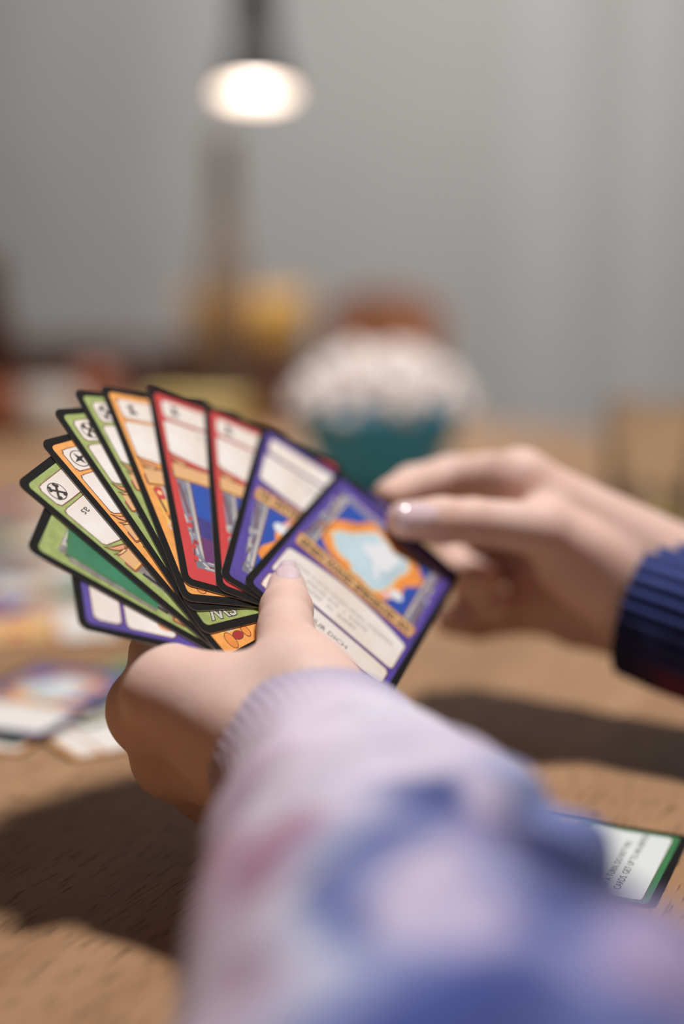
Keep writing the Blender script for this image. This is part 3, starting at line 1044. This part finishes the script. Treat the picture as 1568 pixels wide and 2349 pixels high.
def nail(parent, a, b_, ra, rb, dorsal, w, t0, t1, label):
    """curved nail plate along the finger from a to b (pixel nodes), camera space"""
    A, B = Q(*a), Q(*b_)
    ax = (B - A) / np.linalg.norm(B - A)
    L = np.linalg.norm(B - A)
    D = np.array(dorsal, float)
    D -= ax * (D @ ax)
    D /= np.linalg.norm(D)
    S = np.cross(ax, D)
    nu, nv = 14, 14
    V, Fc = [], []
    for s in (0, 1):
        for i in range(nu + 1):
            for j in range(nv + 1):
                u = i / nu * 2 - 1
                v = j / nv
                # rounded base (cuticle), softly rounded free edge
                ww = 1.0
                if v < 0.35:
                    ww = math.sqrt(max(0, 1 - ((0.35 - v) / 0.35) ** 2)) * 0.98 + 0.02
                if v > 0.8:
                    ww = 1 - 0.30 * ((v - 0.8) / 0.2) ** 2
                t = (t0 + (t1 - t0) * v) * L
                rr = (ra + (rb - ra) * (t / L)) + 0.35 - s * 0.9 - (0.5 * max(0, v - .6) * 2)
                if t > L:
                    k = (t - L) / rb
                    rr = rb * math.sqrt(max(0.05, 1 - min(k, .97) ** 2 * .62)) + 0.45 - s * 0.9
                an = u * ww * w / rr / 2
                rr2 = rr - (0.55 * abs(u) ** 4 if s == 0 else 0)
                V.append(A + ax * t + (D * math.cos(an) + S * math.sin(an)) * rr2)
    m_ = (nu + 1) * (nv + 1)
    for s in (0, 1):
        for i in range(nu):
            for j in range(nv):
                q = s * m_ + i * (nv + 1) + j
                f = (q, q + nv + 1, q + nv + 2, q + 1)
                Fc.append(f if s else f[::-1])
    ring = [i * (nv + 1) for i in range(nu + 1)] + [nu * (nv + 1) + j for j in range(1, nv + 1)] + [i * (nv + 1) + nv for i in range(nu - 1, -1, -1)] + [j for j in range(nv - 1, 0, -1)]
    for p, q in zip(ring, ring[1:] + ring[:1]):
        Fc.append((p, q, q + m_, p + m_))
    o = mesh_obj('fingernail', c2w(np.array(V)) - np.array(person.location), Fc, nail_m, parent, True)
    bm_ = bmesh.new()
    bm_.from_mesh(o.data)
    bmesh.ops.recalc_face_normals(bm_, faces=bm_.faces)
    bm_.to_mesh(o.data)
    bm_.free()
    if label:
        o['label'] = label
    return o


# left hand: thumb over the cards, fingers curled behind them
LW = (800, 1795, 365)
L_palm = [
    ((800, 1795, 368, 21), (560, 1700, 392, 17)),
    ((790, 1775, 364, 17), (384, 1588, 394, 11.0)),
    ((800, 1800, 370, 17), (348, 1628, 410, 11.0)),
    ((815, 1830, 378, 17), (398, 1736, 422, 10.5)),
    ((830, 1850, 386, 16), (482, 1806, 433, 9.5)),
    ((800, 1770, 362, 17), (690, 1590, 384, 12.5)),
    ((690, 1590, 384, 12.0), (445, 1578, 392, 9.5)),
    ((760, 1640, 378, 13.0), (700, 1540, 394, 11.5)),
    ((384, 1588, 394, 10.5), (348, 1628, 410, 10.5)),
    ((348, 1628, 410, 10.3), (398, 1736, 422, 9.8)),
    ((398, 1736, 422, 10), (482, 1806, 433, 9)),
]
L_fing = [
    [(700, 1590, 382, 12.0), (665, 1548, 389, 10.8), (655, 1445, 410, 8.0), (656, 1400, 420, 7.7), (657, 1345, 434, 6.0)],
    [(384, 1588, 394, 10.6), (372, 1500, 414, 9.3), (430, 1415, 438, 8.6), (545, 1350, 456, 7.6), (640, 1315, 468, 6.4)],
    [(348, 1628, 410, 10.6), (400, 1510, 454, 9.0), (535, 1450, 478, 7.8), (630, 1420, 487, 6.6)],
    [(398, 1736, 422, 10.0), (455, 1615, 464, 8.6), (560, 1560, 482, 7.4), (640, 1520, 488, 6.3)],
    [(482, 1806, 433, 9.2), (535, 1700, 466, 7.6), (600, 1655, 478, 6.6), (655, 1620, 484, 5.6)],
]
lh = hand_mesh('hand', L_palm, L_fing, 1.0, 7.0, 4.0, 'hand holding the fan, thumb laid over the cards')
nail(lh, (655, 1445, 410), (657, 1345, 434), 8.0, 6.0, (0.12, -0.66, -0.70), 9.8, 0.68, 1.34, 'glossy pale pink thumbnail')

# right hand: pinching the front card
R_palm = [
    ((1505, 1360, 532, 21), (1380, 1310, 540, 17)),
    ((1530, 1300, 530, 17), (1192, 1103, 528, 10.6)),
    ((1520, 1340, 538, 18), (1232, 1190, 552, 10.6)),
    ((1510, 1390, 545, 18), (1275, 1275, 568, 10.2)),
    ((1480, 1425, 545, 17), (1325, 1412, 570, 12.0)),
    ((1430, 1390, 550, 16), (1235, 1360, 570, 13.0)),
    ((1480, 1400, 530, 17), (1300, 1290, 520, 12.5)),
    ((1192, 1103, 528, 10.2), (1232, 1190, 552, 10.2)),
    ((1232, 1190, 552, 10), (1275, 1275, 568, 10)),
    ((1275, 1275, 568, 10), (1325, 1412, 570, 11)),
    ((1250, 1215, 512, 9.0), (1260, 1150, 530, 8.5)),
]
R_fing = [
    [(1400, 1300, 522, 13), (1245, 1215, 511, 10.0), (1085, 1196, 501, 7.9), (1010, 1194, 498, 8.0), (928, 1194, 493, 6.7)],
    [(1192, 1103, 528, 10.2), (1120, 1098, 540, 9.4), (1030, 1098, 548, 8.8), (945, 1115, 538, 7.6), (893, 1137, 526, 6.2)],
    [(1232, 1190, 552, 10.2), (1070, 1215, 585, 9.0), (1035, 1300, 578, 8.0), (1110, 1335, 556, 6.8)],
    [(1275, 1275, 568, 10.0), (1130, 1290, 592, 8.8), (1085, 1365, 580, 7.8), (1140, 1392, 556, 6.8)],
    [(1325, 1408, 570, 11.0), (1185, 1405, 590, 8.6), (1095, 1428, 586, 7.2), (1030, 1422, 572, 6.2)],
]
rh = hand_mesh('hand', R_palm, R_fing, 1.0, 7.0, 4.0, 'hand pinching the front card between thumb and forefinger')
nail(rh, (1085, 1196, 501), (928, 1194, 493), 7.9, 6.7, (-0.05, -0.36, -0.93), 11.0, 0.62, 1.18, 'glossy pale pink thumbnail')
nail(rh, (1095, 1428, 586), (1030, 1422, 572), 7.2, 6.2, (0.1, -0.45, -0.9), 8.0, 0.5, 1.2, None)


# sleeves ---------------------------------------------------------------
def knit_mat(name):
    m = bpy.data.materials.new(name)
    m.use_nodes = True
    nt = m.node_tree
    b = nt.nodes['Principled BSDF']
    b.inputs['Roughness'].default_value = 0.95
    b.inputs['Sheen Weight'].default_value = 0.08
    at = nt.nodes.new('ShaderNodeAttribute')
    at.attribute_name = 'dye'  # dye pattern; the near sleeve also carries painted fold shade
    tc = nt.nodes.new('ShaderNodeTexCoord')
    n = nt.nodes.new('ShaderNodeTexNoise')
    n.inputs['Scale'].default_value = 140
    n.inputs['Detail'].default_value = 3
    nt.links.new(tc.outputs['Object'], n.inputs['Vector'])
    hs = nt.nodes.new('ShaderNodeHueSaturation')
    mr = nt.nodes.new('ShaderNodeMapRange')
    mr.inputs['To Min'].default_value = 0.85
    mr.inputs['To Max'].default_value = 1.15
    nt.links.new(n.outputs['Fac'], mr.inputs['Value'])
    nt.links.new(mr.outputs['Result'], hs.inputs['Value'])
    nt.links.new(at.outputs['Color'], hs.inputs['Color'])
    nt.links.new(hs.outputs['Color'], b.inputs['Base Color'])
    n2 = nt.nodes.new('ShaderNodeTexNoise')
    n2.inputs['Scale'].default_value = 900
    nt.links.new(tc.outputs['Object'], n2.inputs['Vector'])
    bp = nt.nodes.new('ShaderNodeBump')
    bp.inputs['Strength'].default_value = 0.5
    bp.inputs['Distance'].default_value = 0.0008
    nt.links.new(n2.outputs['Fac'], bp.inputs['Height'])
    nt.links.new(bp.outputs['Normal'], b.inputs['Normal'])
    return m


knit = knit_mat('tie_dye_knit')


def cr(vals, t):
    """Catmull-Rom through rows of vals at parameter t (0..n-1)"""
    vals = np.asarray(vals, float)
    i = int(min(max(math.floor(t), 0), len(vals) - 2))
    u = t - i
    p0, p1, p2, p3 = vals[max(i - 1, 0)], vals[i], vals[i + 1], vals[min(i + 2, len(vals) - 1)]
    return 0.5 * (2 * p1 + (p2 - p0) * u + (2 * p0 - 5 * p1 + 4 * p2 - p3) * u * u + (3 * p1 - p0 - 3 * p2 + p3) * u ** 3)


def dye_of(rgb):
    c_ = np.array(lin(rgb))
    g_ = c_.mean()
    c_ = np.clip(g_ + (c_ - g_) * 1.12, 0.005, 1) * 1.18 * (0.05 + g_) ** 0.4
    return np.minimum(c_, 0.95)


def sleeve(name, rings, blobs, base, n_len, n_phi, ribs, folds, seed, t0, t1, parent, lip=True, zmin=0.6):
    """rings: rows (x,y,z, dx,dy,dz, half-width, half-height) in camera mm; t0..t1 the stretch to build"""
    ts = [t0 + (t1 - t0) * i / n_len for i in range(n_len + 1)]
    rows = []
    if lip:                                          # turned-in edge at the opening
        rows += [(t0 + 0.35 * (4 - k) / 4, -1.6) for k in range(4)]
    rows += [(t, 0.0) for t in ts]
    V = []
    for t, inset in rows:
        r = cr(rings, t)
        c, d = r[:3], r[3:6] / np.linalg.norm(r[3:6])
        up = np.array([0, -CS, -SN])                 # world up in camera space
        side = np.cross(d, up)
        side /= np.linalg.norm(side)
        upv = np.cross(side, d)
        for k in range(n_phi):
            ph = 2 * math.pi * k / n_phi
            a, b_ = r[6] + inset, r[7] + inset
            if ribs:
                rib = ribs[1] * math.cos(ribs[0] * ph) * min(1, (t - t0) / 0.08 + 0.4)
                a += rib
                b_ += rib
            p = c + side * math.cos(ph) * a + upv * math.sin(ph) * b_
            if folds:
                f = folds(t, ph)
                f += 2.2 * noise.noise(Vector((p[0] * .045 + seed, p[1] * .045, p[2] * .03)))
                p = p + (side * math.cos(ph) + upv * math.sin(ph)) * f
            V.append(p)
    V = np.array(V)
    Wd = c2w(V)
    # soft stop on the table top
    zz = Wd[:, 2] * 1000
    Wd[:, 2] = np.where(zz < zmin, zmin + 0.02 * np.maximum(zz - zmin, -20) + 0.4, zz) / 1000
    nr = len(rows)
    Fc = []
    for i in range(nr - 1):
        for k in range(n_phi):
            k2 = (k + 1) % n_phi
            Fc.append((i * n_phi + k, i * n_phi + k2, (i + 1) * n_phi + k2, (i + 1) * n_phi + k))
    o = mesh_obj(name, Wd - np.array(person.location), Fc, knit, parent, True)
    # dye colours, some with painted fold shade: each patch belongs to a spot
    nV = len(V)
    me = o.data
    nrm = np.zeros(nV * 3)
    me.vertices.foreach_get('normal', nrm)
    nrm = nrm.reshape(-1, 3)
    cpos = np.array(cam.location)
    face = ((cpos - Wd) * nrm).sum(1)
    if (face[n_phi * 6:] > 0).mean() < 0.05:
        face = -face
    px = V[:, 0] / V[:, 2] * F + CX
    py = V[:, 1] / V[:, 2] * F + CY
    cand = np.where(V[:, 2] > 60)[0]
    jit = np.array([[noise.noise(Vector(q) * 38 + Vector((seed, 0, 9.0 * k))) for k in range(3)] for q in Wd]) * 0.007
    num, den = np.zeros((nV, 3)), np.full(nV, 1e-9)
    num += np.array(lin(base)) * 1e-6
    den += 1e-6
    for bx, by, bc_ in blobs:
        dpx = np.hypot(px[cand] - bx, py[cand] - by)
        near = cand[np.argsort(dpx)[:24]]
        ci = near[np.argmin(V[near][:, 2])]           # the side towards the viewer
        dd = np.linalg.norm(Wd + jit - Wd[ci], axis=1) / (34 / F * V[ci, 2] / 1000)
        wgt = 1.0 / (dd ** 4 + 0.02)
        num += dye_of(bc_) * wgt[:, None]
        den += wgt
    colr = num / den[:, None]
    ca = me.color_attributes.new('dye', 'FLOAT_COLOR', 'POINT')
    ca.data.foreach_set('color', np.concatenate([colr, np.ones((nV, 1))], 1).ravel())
    bm_ = bmesh.new()
    bm_.from_mesh(me)
    bmesh.ops.recalc_face_normals(bm_, faces=bm_.faces)
    bm_.to_mesh(me)
    bm_.free()
    return o


LAV, NAVY, BLUE, MID, MAUVE, PALE, ROSE = (214, 206, 224), (26, 38, 98), (64, 84, 164), (124, 138, 200), (176, 140, 164), (206, 208, 224), (150, 92, 116)
L_rings = [
    (-11, 66.0, 387, -.50, -.22, .83, 28.0, 27.0),
    (-4.0, 68.5, 370, -.40, -.22, .88, 29.0, 28.0),
    (1.5, 73, 352, -.25, -.22, .94, 31.0, 29.0),
    (10.5, 81.5, 330, -.16, -.24, .95, 43.0, 34.0),
    (13, 87, 305, -.14, -.24, .95, 45.5, 38.5),
    (14.5, 92, 280, -.13, -.24, .95, 44.5, 39.0),
    (19, 98, 250, -.13, -.23, .95, 50.0, 40.5),
    (25, 104, 212, -.13, -.20, .96, 52.0, 40.0),
    (31, 112, 160, -.13, -.18, .97, 54.0, 41.0),
    (38, 122, 90, -.13, -.17, .97, 56.0, 43.0),
]
L_dye_shade = [  # dye spots over the knit, navy ones with fold shade painted in: place, colour
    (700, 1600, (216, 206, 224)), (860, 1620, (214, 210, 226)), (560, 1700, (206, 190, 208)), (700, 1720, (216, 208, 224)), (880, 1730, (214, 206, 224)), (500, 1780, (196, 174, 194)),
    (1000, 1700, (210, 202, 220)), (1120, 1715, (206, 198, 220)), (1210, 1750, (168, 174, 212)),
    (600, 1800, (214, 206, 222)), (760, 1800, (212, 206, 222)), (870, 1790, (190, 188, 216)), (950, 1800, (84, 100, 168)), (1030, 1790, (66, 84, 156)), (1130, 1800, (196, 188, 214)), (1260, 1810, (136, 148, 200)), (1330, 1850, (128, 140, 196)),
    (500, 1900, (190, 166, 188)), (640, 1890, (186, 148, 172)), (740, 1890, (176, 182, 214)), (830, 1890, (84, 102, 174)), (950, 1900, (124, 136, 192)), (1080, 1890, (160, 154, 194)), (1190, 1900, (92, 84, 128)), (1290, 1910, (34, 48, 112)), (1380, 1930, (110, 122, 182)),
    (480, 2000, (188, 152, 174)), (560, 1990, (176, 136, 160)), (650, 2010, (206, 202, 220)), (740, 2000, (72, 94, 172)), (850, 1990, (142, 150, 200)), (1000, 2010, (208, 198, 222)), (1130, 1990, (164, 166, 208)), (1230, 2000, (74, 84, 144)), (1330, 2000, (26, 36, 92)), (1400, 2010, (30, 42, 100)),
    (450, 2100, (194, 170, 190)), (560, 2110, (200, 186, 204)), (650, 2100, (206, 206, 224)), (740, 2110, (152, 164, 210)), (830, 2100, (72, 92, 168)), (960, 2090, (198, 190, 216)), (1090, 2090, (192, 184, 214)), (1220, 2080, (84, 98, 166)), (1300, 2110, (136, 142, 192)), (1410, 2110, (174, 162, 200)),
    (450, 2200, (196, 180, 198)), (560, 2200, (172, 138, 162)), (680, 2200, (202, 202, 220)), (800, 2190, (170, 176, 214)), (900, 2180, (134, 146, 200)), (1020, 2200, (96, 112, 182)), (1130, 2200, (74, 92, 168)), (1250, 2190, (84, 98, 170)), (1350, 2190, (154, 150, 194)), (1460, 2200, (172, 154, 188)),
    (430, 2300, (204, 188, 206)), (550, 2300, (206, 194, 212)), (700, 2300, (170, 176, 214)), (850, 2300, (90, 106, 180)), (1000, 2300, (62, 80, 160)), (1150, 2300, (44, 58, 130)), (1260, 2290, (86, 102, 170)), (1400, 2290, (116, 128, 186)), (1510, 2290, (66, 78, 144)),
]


def l_folds(t, ph):
    # t: 2..9 along the arm, ph around (pi/2 is up)
    k = min(1.0, max(0.0, (t - 2.0) / 0.8))
    f = (2.6 * math.sin(3.1 * t + 2.0 * ph) + 1.8 * math.sin(5.3 * t - 3.0 * ph + 1.0)) * (0.35 + 0.65 * (0.5 + 0.5 * math.cos(ph - 0.6)))
    # one deep crease running obliquely over the right side
    d = (ph - 0.55) - 0.42 * (t - 3.6)
    f -= 6.0 * math.exp(-(d / 0.17) ** 2) * math.exp(-((t - 3.9) / 1.1) ** 2)
    return f * k


body_l = sleeve('sleeve', L_rings, L_dye_shade, (120, 134, 194), 170, 150, None, l_folds, 3.1, 2.0, 9.0, person, lip=False)
body_l['label'] = 'puffed blue and lilac tie-dye sleeve resting on the table'
cuff_l = sleeve('cuff', L_rings, L_dye_shade, LAV, 40, 264, (54, 0.2), None, 3.1, 0.0, 2.25, body_l)
cuff_l['label'] = 'lilac ribbed cuff'

w0 = Q(1474, 1380, 534)
dR = np.array([0.80, 0.30, -0.42])
dR /= np.linalg.norm(dR)
R_rings = []
for k, (s, a, b_) in enumerate(((0, 28.5, 28), (16, 29, 29), (34, 30, 29), (56, 40, 33), (90, 44, 34), (130, 46, 35), (180, 48, 36))):
    p = w0 + dR * s + np.array([0, -0.0009 * s * s * .35, 0])
    R_rings.append((*p, *(-dR), a, b_))
DB = (52, 66, 130)
R_blobs = [(1540, 1290, (84, 100, 168)), (1500, 1400, (60, 74, 140)), (1440, 1480, (40, 50, 108)), (1410, 1530, (40, 42, 84)), (1540, 1500, (46, 58, 120)), (1530, 1600, (128, 60, 86)), (1480, 1570, (70, 48, 84)), (1470, 1450, (64, 78, 146))]
body_r = sleeve('sleeve', R_rings, R_blobs, DB, 60, 120, None, lambda t, ph: 2.5 * math.sin(3 * t + 2 * ph) * min(1, max(0, t - 2)), 7.7, 2.0, 6.0, person, lip=False)
body_r['label'] = 'dark blue sleeve at the right edge'
cuff_r = sleeve('cuff', R_rings, R_blobs, DB, 30, 240, (34, 0.9), None, 7.7, 0.0, 2.25, body_r)
cuff_r['label'] = 'dark blue ribbed cuff'
